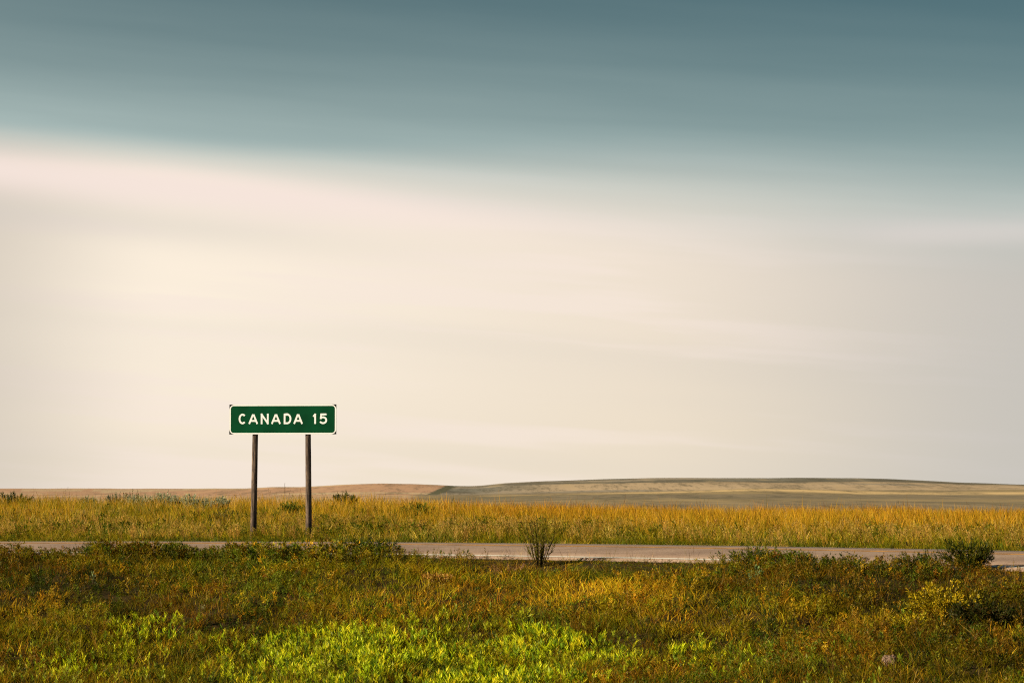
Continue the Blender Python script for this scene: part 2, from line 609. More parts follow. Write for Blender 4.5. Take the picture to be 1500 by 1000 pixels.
def crack(x0, s0, s1, wd, drift, seed):
    r = np.random.default_rng(seed)
    k = 26
    ts = np.linspace(0, 1, k)
    xs = x0 + drift * ts + np.cumsum(r.normal(0, 0.025, k))
    s = s0 + (s1 - s0) * ts + np.cumsum(r.normal(0, 0.006, k)) * (abs(s1 - s0) < 1)
    y = yc(xs)
    sl = ycp(xs)
    nx, ny = -sl / np.sqrt(1 + sl ** 2), 1 / np.sqrt(1 + sl ** 2)
    V = []
    tx, ty = np.gradient(xs + nx * s), np.gradient(y + ny * s)
    ln = np.hypot(tx, ty)
    for q in (-wd / 2, wd / 2):
        V.append(np.stack([xs + nx * s - ty / ln * q, y + ny * s + tx / ln * q, -0.022 * np.abs(s) + 0.0025 + 0 * s], -1))
    V = np.stack(V, 1).reshape(-1, 3)
    i = np.arange(k - 1) * 2
    mesh_from('crack', V, np.stack([i, i + 2, i + 3, i + 1], -1), M_crack, parent=road)


crack(-1.15, -4.0, -0.4, 0.035, -1.25, 1)
crack(8.9, -4.0, -0.4, 0.03, -2.2, 3)
crack(-8.1, -4.0, -0.4, 0.03, 0.1, 4)
crack(0.4, -2.35, -2.25, 0.02, 4.0, 5)


# ------------------------------------------------------------------ vegetation templates
def T_join(parts):
    V, Q, K = [], [], []
    n = 0
    for v, q, c in parts:
        V.append(v)
        Q.append(q + n)
        K.append(c)
        n += len(v)
    return np.concatenate(V), np.concatenate(Q), np.concatenate(K)


def T_blade(base, h, wd, yaw, lean, curve, segs=2, prof=None, tone=(1, 1, 1), tiptone=None):
    """one blade: a narrow strip that leans along yaw and bends over"""
    ts = np.linspace(0, 1, segs + 1)
    out_ = lean * h * ts + curve * h * ts ** 2
    z = h * ts * (1 - 0.35 * curve * ts)
    pr = np.interp(ts, [0, 0.5, 1], [1, 0.8, 0.15]) if prof is None else np.asarray(prof)
    cx, cy = np.cos(yaw), np.sin(yaw)
    face = rng.uniform(0, math.pi)
    sx, sy = np.cos(face), np.sin(face)
    ctr = np.stack([base[0] + cx * out_, base[1] + cy * out_, base[2] + z], -1)
    off = np.stack([sx * wd * pr / 2, sy * wd * pr / 2, 0 * pr], -1)
    V = np.stack([ctr - off, ctr + off], 1).reshape(-1, 3)
    i = np.arange(segs) * 2
    Q = np.stack([i, i + 1, i + 3, i + 2], -1)
    tone = np.asarray(tone, float)
    tt = np.asarray(tiptone if tiptone is not None else tone, float)
    K = np.repeat(tone[None] * (1 - ts[:, None] ** 2) + tt[None] * ts[:, None] ** 2, 2, 0)
    return V, Q, K


def T_leaf(p0, d, ln, wd, tone=(1, 1, 1)):
    """one lance-shaped leaf: a diamond quad, mid-points raised so that it is folded"""
    d = np.asarray(d, float)
    d = d / np.linalg.norm(d)
    r = rng.normal(size=3)
    side = np.cross(d, r)
    side /= np.linalg.norm(side) + 1e-9
    nrm = np.cross(side, d)
    m = p0 + d * ln * 0.45 + nrm * wd * 0.18
    V = np.stack([p0, m + side * wd / 2, p0 + d * ln, m - side * wd / 2])
    return V, np.array([[0, 1, 2, 3]]), np.tile(np.asarray(tone, float), (4, 1))


def tone_j(a=0.18):
    k = 1 + rng.uniform(-a, a)
    return np.array([k * (1 + rng.uniform(-.08, .08)), k, k * (1 + rng.uniform(-.1, .1))])


def tuft(nb, h, wd, spread, lean=0.25, curve=0.3):
    ps = []
    for _ in range(nb):
        a = rng.uniform(0, 2 * math.pi)
        r = spread * math.sqrt(rng.uniform())
        hh = h * rng.uniform(0.5, 1.0)
        k = tone_j(0.45)
        ps.append(T_blade((r * math.cos(a), r * math.sin(a), -0.03), hh, wd * rng.uniform(.6, 1.2), a + rng.normal(0, .6),
                          abs(rng.normal(lean, .12)), abs(rng.normal(curve, .15)), 2, tone=k, tiptone=k * np.array([1.2, 1.12, 1.0])))
    return T_join(ps)


def straw(nb, h, wd, spread):
    ps = []
    for _ in range(nb):
        a = rng.uniform(0, 2 * math.pi)
        r = spread * math.sqrt(rng.uniform())
        k = tone_j(0.33)
        if rng.uniform() < 0.6:     # stem with a seed head
            hh = h * rng.uniform(0.65, 1.0)
            ps.append(T_blade((r * math.cos(a), r * math.sin(a), -0.03), hh, wd, a, rng.uniform(0, .34), rng.uniform(0, .28), 3,
                              prof=[0.8, 0.7, 1.5, 0.2], tone=k, tiptone=k * np.array([1.15, 1.0, .9])))
        else:                       # leaf blade
            hh = h * rng.uniform(0.3, 0.65)
            ps.append(T_blade((r * math.cos(a), r * math.sin(a), -0.03), hh, wd * 1.4, a, rng.uniform(.1, .4), rng.uniform(.1, .5), 2,
                              tone=k * np.array([.85, 1.0, .9])))
    return T_join(ps)


def weed(h, nbr, nleaf, ll, lw, spread=0.5, up=0.6):
    """a branching weed: stem, side branches, small leaves along all of them"""
    ps = [T_blade((0, 0, -0.03), h, 0.008, rng.uniform(0, 6.28), .05, .1, 2, prof=[1, .8, .4], tone=(.9, .7, .6))]
    seg = [(np.array([0, 0, 0.0]), np.array([0, 0, h]))]
    for _ in range(nbr):
        z = h * rng.uniform(.12, .75)
        a = rng.uniform(0, 6.28)
        ln = (h - z) * rng.uniform(.6, 1.05)
        d = np.array([math.cos(a) * spread, math.sin(a) * spread, up]) * ln
        seg.append((np.array([0, 0, z]), np.array([0, 0, z]) + d))
        v0 = seg[-1][0]
        hz = d[2]
        ps.append(T_blade(v0, max(hz, .02), 0.005, a, math.hypot(d[0], d[1]) / max(hz, .02), 0.0, 1, prof=[1, .5], tone=(.9, .7, .6)))
    for _ in range(nleaf):
        p0, p1 = seg[rng.integers(len(seg))]
        tt = rng.uniform(.15, 1) ** .7
        pos = p0 + (p1 - p0) * tt
        d = (p1 - p0) / (np.linalg.norm(p1 - p0) + 1e-6) * .7 + rng.normal(0, .55, 3) + np.array([0, 0, .25])
        ps.append(T_leaf(pos, d, ll * rng.uniform(.6, 1.2), lw * rng.uniform(.7, 1.2), tone_j(.38)))
    return T_join(ps)


def shoot(h, nleaf, ll, lw):
    """an upright leafy shoot: lance leaves rising from a stem"""
    ps = [T_blade((0, 0, -.03), h, 0.008, rng.uniform(0, 6.28), rng.uniform(0, .2), .05, 2, prof=[1, .8, .5], tone=(.7, .75, .6))]
    for i in range(nleaf):
        z = h * (0.25 + 0.75 * (i + rng.uniform(0, 1)) / nleaf)
        a = i * 2.4 + rng.uniform(-.4, .4)
        u = 0.5 + 1.3 * (z / h)
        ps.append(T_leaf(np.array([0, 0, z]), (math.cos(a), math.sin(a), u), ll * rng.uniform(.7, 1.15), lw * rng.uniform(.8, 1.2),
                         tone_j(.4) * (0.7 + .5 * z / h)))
    return T_join(ps)


class Bag:
    def __init__(self):
        self.V, self.Q, self.K, self.n = [], [], [], 0

    def scatter(self, temps, X, Y, scale, tint, lean=0.10, Z=None, wind=(0, 0), hscale=None):
        X = np.asarray(X, float)
        N = len(X)
        if N == 0:
            return
        Z = gz(X, Y) if Z is None else Z
        idx = rng.integers(0, len(temps), N)
        yaw = rng.uniform(0, 2 * math.pi, N)
        sh = rng.normal(0, lean, (N, 2)) + np.asarray(wind)
        scale = np.broadcast_to(scale, (N,))
        hs = scale if hscale is None else hscale
        for ti, (v, q, k) in enumerate(temps):
            s = np.nonzero(idx == ti)[0]
            if not len(s):
                continue
            c_, s_ = np.cos(yaw[s])[:, None], np.sin(yaw[s])[:, None]
            z = v[None, :, 2] * hs[s][:, None]
            x = (v[None, :, 0] * c_ - v[None, :, 1] * s_) * scale[s][:, None] + sh[s, 0:1] * z
            y = (v[None, :, 0] * s_ + v[None, :, 1] * c_) * scale[s][:, None] + sh[s, 1:2] * z
            P = np.stack([x + X[s][:, None], y + np.asarray(Y)[s][:, None], z + Z[s][:, None]], -1)
            self.V.append(P.reshape(-1, 3))
            self.Q.append((q[None] + (np.arange(len(s)) * len(v))[:, None, None] + self.n).reshape(-1, 4))
            self.K.append((k[None] * tint[s][:, None, :]).reshape(-1, 3))
            self.n += len(s) * len(v)

    def build(self, name, mat, kind='stuff', label=None, cat=None, parent=None):
        o_ = mesh_from(name, np.concatenate(self.V), np.concatenate(self.Q), mat, np.concatenate(self.K), kind=kind, parent=parent)
        if label:
            o_['label'] = label
            o_['category'] = cat
        return o_


def pick(cols, wts, n, jit=0.15):
    cols = np.asarray(cols, float)
    wts = np.asarray(wts, float)
    if wts.ndim == 1:
        i = rng.choice(len(cols), n, p=wts / wts.sum())
    else:
        cw = np.cumsum(wts / wts.sum(1, keepdims=True), 1)
        i = (rng.uniform(size=(n, 1)) > cw).sum(1).clip(0, len(cols) - 1)
    return cols[i] * (1 + rng.uniform(-jit, jit, (n, 1))) * (1 + rng.uniform(-jit / 2, jit / 2, (n, 3)))


GOLD = (0.52, 0.335, 0.022)
AMBER = (0.44, 0.25, 0.014)
TAN = (0.62, 0.43, 0.11)
OLIVE = (0.20, 0.170, 0.005)
GREEN = (0.105, 0.135, 0.007)
RUST = (0.205, 0.105, 0.005)
BROWN = (0.17, 0.105, 0.006)
DKGREEN = (0.04, 0.062, 0.008)
SPURGE = (0.41, 0.47, 0.010)
SAGE = (0.44, 0.46, 0.29)

def stands(w_, X, Y, seed, k, scale=1.6):
    """each kind of growth thrives in its own patches: weights pushed by one noise field per kind"""
    g = np.stack([np.exp(k * (fnoise(X, Y, scale, seed + 5 * i) - .5)) for i in range(w_.shape[1])], -1)
    return w_ * g


# ------------------------------------------------------------------ the field beyond the road
T_straw = [straw(13, 0.72, 0.0065, 0.20) for _ in range(10)]
T_grass = [tuft(10, 0.36, 0.016, 0.14) for _ in range(10)]
T_short = [tuft(10, 0.24, 0.015, 0.15, .35, .35) for _ in range(10)]
T_weed = [weed(0.36, 6, 42, 0.058, 0.019) for _ in range(10)]
T_seed = [weed(0.42, 5, 34, 0.05, 0.010, .35, .8) for _ in range(6)]
T_shoot = [shoot(0.17, 10, 0.088, 0.020) for _ in range(10)]
T_forb = [shoot(0.15, 10, 0.075, 0.028) for _ in range(6)]


def in_field(n, e0, e1, near_bias=1.0, margin=1.22):
    """random spots beyond the road, e metres past its far edge"""
    e = e0 + (e1 - e0) * rng.uniform(size=n) ** near_bias
    u = rng.uniform(-1, 1, n)
    X = u * (0.213 * 62 * margin)
    for _ in range(3):
        Y = yc(X) + np.sqrt(1 + ycp(X) ** 2) * (4.15 + e)
        X = u * 0.213 * Y * margin
    return X, yc(X) + np.sqrt(1 + ycp(X) ** 2) * (4.15 + e), e


fb = Bag()
# tall straw, golden to the right and at the back
X, Y, e = in_field(12500, 2.0, 46, 0.8, 1.15)
px = 750 + F * X / Y
n = fnoise(X, Y, 5.0, 61)
right = ss(480, 800, px)
n_ = fnoise(X, Y, 3.0, 63)
keep = rng.uniform(size=len(X)) < (0.25 + 0.75 * ss(1, 9, e + 9 * (n_ - .5))) * (0.55 + 0.45 * right)
X, Y, e, px, n, right = [q[keep] for q in (X, Y, e, px, n, right)]
back = ss(1.5, 12, e + 8 * (n - .5))
w_ = np.stack([1.1 * back * (.7 + .3 * right) + 0.25, 0.6 * back * right + 0.06 + .3 * (n > .6), 0.25 * (1 - back) + 0.10 + .08 * (1 - right), 0.5 * (1 - right) + .10 + .35 * (n < .42), 0.10 * (1 - back) + 0.35 * (1 - right) * (n < .5)], -1)
w_ = stands(w_, X, Y, 300, 5.0, 4.0)
tint = pick([GOLD, AMBER, TAN, OLIVE, GREEN], w_, len(X), 0.2)
lowl = 0.90 + .10 * ss(330, 700, px)
sc_ = rng.uniform(.55, 1.08, len(X)) * (0.55 + 0.45 * back) * lowl * (.48 + .60 * n + .42 * fnoise(X, Y, 1.6, 66))
fb.scatter(T_straw, X, Y, np.maximum(sc_, .5), tint, 0.14, wind=(-0.10, 0), hscale=sc_)
# sparse taller stems that break the skyline
X, Y, e = in_field(800, 10, 44, 0.8, 1.15)
px = 750 + F * X / Y
n = fnoise(X, Y, 4.0, 65)
keep = rng.uniform(size=len(X)) < .3 + .7 * (n > .5)
X, Y, px = X[keep], Y[keep], px[keep]
T_wisp = [straw(2, 1.0, 0.007, 0.1) for _ in range(8)]
fb.scatter(T_wisp, X, Y, rng.uniform(.75, 1.12, len(X)) * (.75 + .25 * ss(300, 800, px)), pick([AMBER, (.33, .15, .03), OLIVE], [.6, .5, .3], len(X)), .1)
# lower greener grass, mostly nearer the road
X, Y, e = in_field(9000, 0.05, 26, 1.7, 1.15)
px = 750 + F * X / Y
n = fnoise(X, Y, 3.2, 71)
n2 = fnoise(X, Y, 1.3, 74)
right = ss(480, 900, px)
w_ = np.stack([.35 + .5 * (n > .52), .35 + .5 * (n2 > .5), .6 * (n < .5) + .25, .4 * (n > .58) + .10, .5 * right * ss(4, 9, e) + .12], -1)
w_ = stands(w_, X, Y, 330, 6.0, 2.4)
tint = pick([OLIVE, GREEN, (.34, .27, .01), TAN, GOLD], w_, len(X), 0.25)
hs = rng.uniform(.5, 1.2, len(X)) * (0.35 + .65 * ss(0, 2.0, e)) * (.6 + .8 * n2)
fb.scatter(T_grass, X, Y, np.maximum(hs, .5), tint, 0.18, wind=(-0.10, 0), hscale=hs)
# leafy weeds mixed in, in drifts
X, Y, e = in_field(4200, 0.3, 22, 1.4, 1.15)
px = 750 + F * X / Y
n = fnoise(X, Y, 2.6, 77)
keep = rng.uniform(size=len(X)) < ss(.46, .60, n) * (.30 + .70 * ss(900, 500, px)) + .04
X, Y, e, px = X[keep], Y[keep], e[keep], px[keep]
tint = pick([GREEN, OLIVE, (.08, .11, .008), (.34, .28, .02), (.36, .22, .05)], [.5, .5, .3, .4, .25], len(X), .22)
hs = rng.uniform(.6, 1.25, len(X)) * (.45 + .55 * ss(0, 2, e))
fb.scatter(T_weed, X, Y, hs, tint, .18, wind=(-.1, 0))
# seedy tan brome in drifts
X, Y, e = in_field(3200, 0.6, 14, 1.2)
px = 750 + F * X / Y
n = fnoise(X, Y, 2.2, 81)
keep = n > .5
X, Y, px = X[keep], Y[keep], px[keep]
tint = pick([TAN, (.5, .33, .07), (.33, .25, .03)], [.5, .5, .6], len(X), .2)
fb.scatter(T_seed, X, Y, rng.uniform(.7, 1.15, len(X)), tint, 0.15, wind=(-.15, 0))
# dark leafy tufts along the far edge of the asphalt
X, Y, e = in_field(1500, 0.0, 1.0, 1.0)
n = fnoise(X, Y, 1.5, 85)
keep = n > .45
X, Y = X[keep], Y[keep]
fb.scatter(T_grass, X, Y, rng.uniform(.35, .75, len(X)), pick([GREEN, DKGREEN, OLIVE], [.5, .4, .4], len(X)), .15)
# tufts creeping over the far edge of the asphalt
X, Y, e = in_field(900, -.35, .15, 1.0)
keep = rng.uniform(size=len(X)) < ss(.48, .62, fnoise(X, Y, 1.1, 87))
X, Y = X[keep], Y[keep]
fb.scatter(T_short, X, Y, rng.uniform(.3, .75, len(X)), pick([GREEN, OLIVE, (.34, .27, .01), TAN], [.5, .5, .4, .2], len(X)), .2, wind=(-.1, -.05))
fb.build('field_grass', M_straw, label='tall golden and green prairie grass filling the field behind the road', cat='grass')


# ------------------------------------------------------------------ the near bank
def in_bank(n, d0, d1, bias=1.0, margin=1.22):
    d = d0 + (d1 - d0) * rng.uniform(size=n) ** bias
    u = rng.uniform(-1, 1, n)
    X = u * 0.213 * 42 * margin
    for _ in range(4):
        Y = yc(X) - np.sqrt(1 + ycp(X) ** 2) * (4.15 + d)
        X = u * 0.213 * Y * margin
    return X, yc(X) - np.sqrt(1 + ycp(X) ** 2) * (4.15 + d), d


def ell(px, py, cx, cy, rx, ry, soft=.35):
    q = np.sqrt(((px - cx) / rx) ** 2 + ((py - cy) / ry) ** 2)
    return 1 - ss(1 - soft, 1 + soft, q)


def pix(X, Y):
    return project(X, Y, gz(X, Y))


def leafy_mask(px, py, X, Y):
    m = np.maximum.reduce([ell(px, py, 640, 970, 262, 54, .3) * 1.25, ell(px, py, 790, 965, 150, 36) * .7, ell(px, py, 225, 935, 140, 25, .5) * .5,
                           ell(px, py, 1040, 965, 80, 24, .5) * .45, ell(px, py, 130, 985, 110, 20) * .4, ell(px, py, 420, 985, 120, 30) * .6])
    return m * np.clip(-.32 + 2.7 * fnoise(X, Y, 0.75, 91), .03, 1.3)


def top_height(px):
    """how tall the growth stands on the shoulder, along the road"""
    return np.interp(px, [0, 45, 60, 130, 150, 185, 210, 300, 450, 570, 590, 690, 700, 1000, 1050, 1130, 1230, 1300, 1370, 1450, 1470, 1500],
                     [1., 1., .7, .75, 1.1, .95, 1.1, 1.0, 1.1, 1.1, .65, .6, .24, .26, .6, .95, .85, .75, .9, .6, .25, .3])


bb = Bag()
# base sward: short tufts, with taller grass in drifts
X, Y, d = in_bank(15500, 0.05, 13.5, 1.1, 1.12)
px, py = pix(X, Y)
n = fnoise(X, Y, 2.4, 101)
n3 = fnoise(X, Y, 0.9, 104)
L = ss(260, 0, px)
top = np.minimum(top_height(px), 1)


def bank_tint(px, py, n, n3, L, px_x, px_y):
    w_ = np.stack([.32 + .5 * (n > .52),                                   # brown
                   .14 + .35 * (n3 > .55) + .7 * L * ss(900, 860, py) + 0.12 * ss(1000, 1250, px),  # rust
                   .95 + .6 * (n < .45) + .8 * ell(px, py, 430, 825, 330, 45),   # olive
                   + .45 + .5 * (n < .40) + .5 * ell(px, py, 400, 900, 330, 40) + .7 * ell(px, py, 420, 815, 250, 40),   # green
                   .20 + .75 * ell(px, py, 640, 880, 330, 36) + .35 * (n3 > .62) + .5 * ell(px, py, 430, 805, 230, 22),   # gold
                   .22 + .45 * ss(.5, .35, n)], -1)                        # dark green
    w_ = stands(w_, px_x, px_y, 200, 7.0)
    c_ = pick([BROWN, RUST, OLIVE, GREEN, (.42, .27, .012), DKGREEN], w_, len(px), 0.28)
    growth_light = .50 + .62 * ss(.32, .68, n) + .38 * ss(.4, .7, n3) + .55 * ell(px, py, 640, 880, 330, 36) + .35 * ell(px, py, 430, 812, 240, 26) - .2 * ss(1150, 1400, px)  # growth patches, with a sunlit lip and vignette-dark right end painted in
    return c_ * growth_light[:, None]


hs = rng.uniform(.5, 1.1, len(X)) * (0.6 + 0.8 * n) * np.where(d < 1.4, top * .75 + .15, 1.0)
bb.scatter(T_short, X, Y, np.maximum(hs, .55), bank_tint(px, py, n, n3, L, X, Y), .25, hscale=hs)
X, Y, d = in_bank(4200, 0.05, 13, 1.0, 1.12)
px, py = pix(X, Y)
n = fnoise(X, Y, 1.7, 111)
n3 = fnoise(X, Y, 0.9, 104)
keep = n > .45
X, Y, d, px, py, n, n3 = [q[keep] for q in (X, Y, d, px, py, n, n3)]
hs = rng.uniform(.45, .95, len(X)) * np.where(d < 1.2, np.minimum(top_height(px), 1) * .8 + .1, 1.0)
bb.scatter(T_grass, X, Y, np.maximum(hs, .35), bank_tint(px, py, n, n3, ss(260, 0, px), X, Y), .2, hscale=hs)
bb.build('bank_grass', M_straw, label='brown, rust and olive grass covering the bank below the road', cat='grass')

wb = Bag()
# bushy weeds nearly everywhere, crowded in drifts
X, Y, d = in_bank(8200, 0.15, 13, 1.15, 1.12)
px, py = pix(X, Y)
n = fnoise(X, Y, 1.8, 121)
n3 = fnoise(X, Y, 0.9, 104)
cl = np.maximum.reduce([ell(px, py, 120, 840, 170, 40), ell(px, py, 420, 815, 190, 32), ell(px, py, 1130, 830, 120, 40), ell(px, py, 1250, 850, 330, 60) * .8,
                        ell(px, py, 1450, 930, 160, 60), ell(px, py, 760, 835, 70, 14) * .7, .9 * ss(.46, .62, n)])
keep = rng.uniform(size=len(X)) < (cl * .85 + .15) * (1 - .9 * np.clip(leafy_mask(px, py, X, Y), 0, 1)) * (1 - .75 * ell(px, py, 700, 880, 260, 26))
X, Y, d, px, py, n, n3 = [q[keep] for q in (X, Y, d, px, py, n, n3)]
L = ss(300, 40, px)
hs = rng.uniform(.4, 1.0, len(X)) * np.where(d < 1.7, np.clip(top_height(px), .12, 1.1), 0.9) * (.6 + .7 * n)
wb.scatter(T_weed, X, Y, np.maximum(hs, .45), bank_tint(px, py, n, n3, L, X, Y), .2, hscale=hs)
# growth crowding the shoulder
X, Y, d = in_bank(2600, 0.0, 1.5, 1.0, 1.12)
px, py = pix(X, Y)
th_ = top_height(px)
keep = rng.uniform(size=len(X)) < th_ * .9
X, Y, d, px, py, th_ = [q[keep] for q in (X, Y, d, px, py, th_)]
n = fnoise(X, Y, .9, 125)
w_ = np.stack([.2 + ss(300, 40, px) * .6, .15 + ss(300, 40, px) * .5, .8 + 0 * n, .6 + .4 * (n > .5), .35 + ss(900, 1300, px) * .6, .5 * ss(250, 350, px) * ss(600, 500, px) + .1], -1)
tint = pick([BROWN, RUST, OLIVE, GREEN, DKGREEN, (.42, .33, .02)], w_, len(X), .25)
hs = th_ * rng.uniform(.45, 1.15, len(X)) * (.5 + .75 * n)
wb.scatter(T_weed, X, Y, np.maximum(hs, .4), tint, .2, hscale=hs, wind=(-.15, 0))
# thin seedy stalks along the road edge
X, Y, d = in_bank(900, 0.02, 1.3, 1.0)
px, py = pix(X, Y)
n = fnoise(X, Y, .8, 131)
keep = rng.uniform(size=len(X)) < ss(.4, .6, n) * (.35 + .5 * np.minimum(top_height(px), 1))
X, Y, px = X[keep], Y[keep], px[keep]
tint = pick([BROWN, RUST, OLIVE, TAN], [.5, .4, .4, .25], len(X), .2)
wb.scatter(T_seed, X, Y, rng.uniform(.35, .8, len(X)) * (.45 + .55 * np.minimum(top_height(px), 1)), tint, .15)
X, Y, d = in_bank(900, 0.0, .9, 1.0)
px, py = pix(X, Y)
keep = (rng.uniform(size=len(X)) < .9 * ss(660, 700, px) * ss(1080, 1040, px) * ss(.42, .6, fnoise(X, Y, .6, 133)) + .12)
X, Y, px = X[keep], Y[keep], px[keep]
wb.scatter(T_wisp, X, Y, rng.uniform(.15, .42, len(X)), pick([BROWN, (.13, .075, .02), OLIVE, TAN], [.5, .5, .3, .2], len(X), .2), .22)
X, Y, d = in_bank(420, 0.8, 12.5, 1.0, 1.12)
px, py = pix(X, Y)
keep = rng.uniform(size=len(X)) < ss(.4, .6, fnoise(X, Y, 1.6, 151)) * (1 - .8 * np.clip(leafy_mask(px, py, X, Y), 0, 1))
X, Y = X[keep], Y[keep]
wb.scatter(T_seed, X, Y, rng.uniform(.7, 1.1, len(X)), pick([OLIVE, RUST, BROWN, (.38, .27, .03)], [.5, .4, .4, .4], len(X), .25), .22)
# bleached dead stems lying about at all angles
X, Y, d = in_bank(900, 0.6, 13, 1.0, 1.12)
wb.scatter(T_wisp, X, Y, rng.uniform(.2, .42, len(X)), pick([TAN, (.45, .33, .12), (.30, .19, .06)], [.4, .5, .5], len(X), .2), .55)
wb.build('bank_weeds', M_leaf, label='bushy brown and green weeds scattered over the bank below the road', cat='weeds')

lb = Bag()
X, Y, d = in_bank(27000, 4.0, 13, 1.0, 1.12)
px, py = pix(X, Y)
m = leafy_mask(px, py, X, Y)
keep = rng.uniform(size=len(X)) < np.clip(m * 1.1, 0, .95) * .8
X, Y, px, py, m = [q[keep] for q in (X, Y, px, py, m)]
tint = pick([SPURGE, (.13, .21, .008), (.54, .52, .012)], [.55, .40, .35], len(X), .2)
lump = fnoise(X, Y, .55, 96)
sc_ = rng.uniform(.6, 1.05, len(X)) * (.58 + .5 * ss(.3, .7, lump)) * (.75 + .35 * np.clip(m, 0, 1))
lb.scatter(T_shoot, X, Y, sc_, tint * (.62 + .5 * ss(.3, .65, lump))[:, None], .22, hscale=sc_ * rng.uniform(.85, 1.25, len(X)))
X, Y, d = in_bank(1500, 3.0, 13, 1.0)
px, py = pix(X, Y)
keep = rng.uniform(size=len(X)) < ss(.42, .62, fnoise(X, Y, 1.1, 141)) * ss(880, 960, py)
X, Y = X[keep], Y[keep]
tint = pick([(.22, .27, .02), (.30, .30, .02), GREEN], [.5, .4, .4], len(X), .2)
lb.scatter(T_forb, X, Y, rng.uniform(.6, 1.2, len(X)), tint, .16)
lb.build('leafy_weeds', M_leaf, label='bright yellow-green leafy weeds in patches at the foot of the bank', cat='weeds')


# ------------------------------------------------------------------ single plants
def shrub(name, label, cat, loc, h, wd, cols, nst=26, nl=420, ll=.05, lw=.014, group=None, up=1.0, stemcol=(.055, .04, .015), lean=(0, 0), start=.2, hmin=.4):
    """stems fan from the foot, leaves crowd along their upper part"""
    root = thing(name, label, cat, loc, group)
    sp, lp = [], []
    segs = []
    for _ in range(nst):
        a = rng.uniform(0, 6.28)
        r = math.sqrt(rng.uniform())
        hh = h * rng.uniform(hmin, 1.0) * (1 - .3 * r * r)
        tipx, tipy = math.cos(a) * r * wd / 2 + lean[0] * hh, math.sin(a) * r * wd / 2 + lean[1] * hh
        bx, by = math.cos(a) * r * wd * .1, math.sin(a) * r * wd * .1
        dx, dy = tipx - bx, tipy - by
        yaw = math.atan2(dy, dx)
        ol = math.hypot(dx, dy) / hh
        sp.append(T_blade((bx, by, -.04), hh + .04, .010 + .006 * h, yaw, ol * .8, ol * .2, 2, prof=[1, .7, .35], tone=stemcol))
        segs.append((np.array([bx, by, 0.]), np.array([tipx, tipy, hh])))
    cols = np.asarray(cols, float)
    for _ in range(nl):
        p0, p1 = segs[rng.integers(len(segs))]
        t_ = start + (1 - start) * rng.uniform() ** .8
        pos = p0 + (p1 - p0) * t_
        d_ = (p1 - p0) / np.linalg.norm(p1 - p0) * up + rng.normal(0, .5, 3)
        c_ = cols[rng.integers(len(cols))]
        lp.append(T_leaf(pos + rng.normal(0, .012, 3), d_, ll * rng.uniform(.6, 1.25), lw * rng.uniform(.7, 1.25), c_ * tone_j(.2)))
    v, q, k = T_join(lp)
    mesh_from('foliage', v, q, M_leaf, k, parent=root, kind='stuff')
    v, q, k = T_join(sp)
    mesh_from('stems', v, q, M_stem, k, parent=root, kind='stuff')
    return root


def clump(name, label, cat, loc, nb, h, wd, spread, cols, group=None, lean=.2, heads=True, wind=(0, 0)):
    """a stand of stalks or grass from one foot"""
    root = thing(name, label, cat, loc, group)
    ps, hp = [], []
    cols = np.asarray(cols, float)
    for _ in range(nb):
        a = rng.uniform(0, 6.28)
        r = spread * math.sqrt(rng.uniform())
        hh = h * rng.uniform(.5, 1)
        c_ = cols[rng.integers(len(cols))] * tone_j(.2)
        ln = abs(rng.normal(lean, lean * .5))
        x0, y0 = r * math.cos(a), r * math.sin(a)
        v, q, k = T_blade((x0, y0, -.04), hh, wd, a, ln, .08, 3, prof=[1, .9, .7, .3], tone=c_)
        v = v + np.array([wind[0], wind[1], 0]) * v[:, 2:3]
        ps.append((v, q, k))
        if heads:
            tip = v[-2:].mean(0)
            mid = v[-4:-2].mean(0)
            for j in range(7):
                pp = mid + (tip - mid) * rng.uniform(.0, 1)
                hp.append(T_leaf(pp, (tip - mid) / np.linalg.norm(tip - mid) + rng.normal(0, .45, 3), .05 * rng.uniform(.6, 1.3), .012, c_ * np.array([1.15, 1, .9])))
    v, q, k = T_join(ps)
    mesh_from('stalks', v, q, M_stem, k, parent=root, kind='stuff')
    if hp:
        v, q, k = T_join(hp)
        mesh_from('seed_heads', v, q, M_leaf, k, parent=root, kind='stuff')
    return root


# sagebrush among the grass at the far left
sg = 'sagebrush in the field left of the sign'
for px_, D_, h_, w_2, dk, lab in [
    (173, 92, .62, .5, .55, 'small dark blue-grey sagebrush at the left end of the sagebrush row'),
    (197, 90, .58, .6, .95, 'pale silvery sagebrush under the tallest green weed, in the sagebrush row'),
    (216, 88, .52, .55, 1.0, 'low silver sagebrush in the middle of the row left of the sign'),
    (241, 88, .66, .42, 1.1, 'tall narrow pale sagebrush at the right of the row on the skyline'),
    (132, 94, .52, .5, .8, 'faint grey sagebrush half sunk in grass, leftmost of all'),
    (259, 86, .5, .3, .95, 'tiny sagebrush tuft just right of the tall narrow one'),
    (279, 80, .60, .38, 1.1, 'upright silver sagebrush standing forward in the grass left of the sign'),
    (305, 78, .50, .75, .8, 'broad grey-green sagebrush behind the dark seedy weed'),
    (328, 78, .56, .32, 1.0, 'slender silver sagebrush nearest the left sign post'),
]:
    shrub('sagebrush', lab, 'sagebrush', on_ground(px_, D_), h_ * 1.02, w_2 * 1.7, np.array([SAGE, (.40, .43, .27), (.27, .31, .20)]) * dk, 34, 900, .075, .026, sg, 1.2, start=.4, hmin=.6)

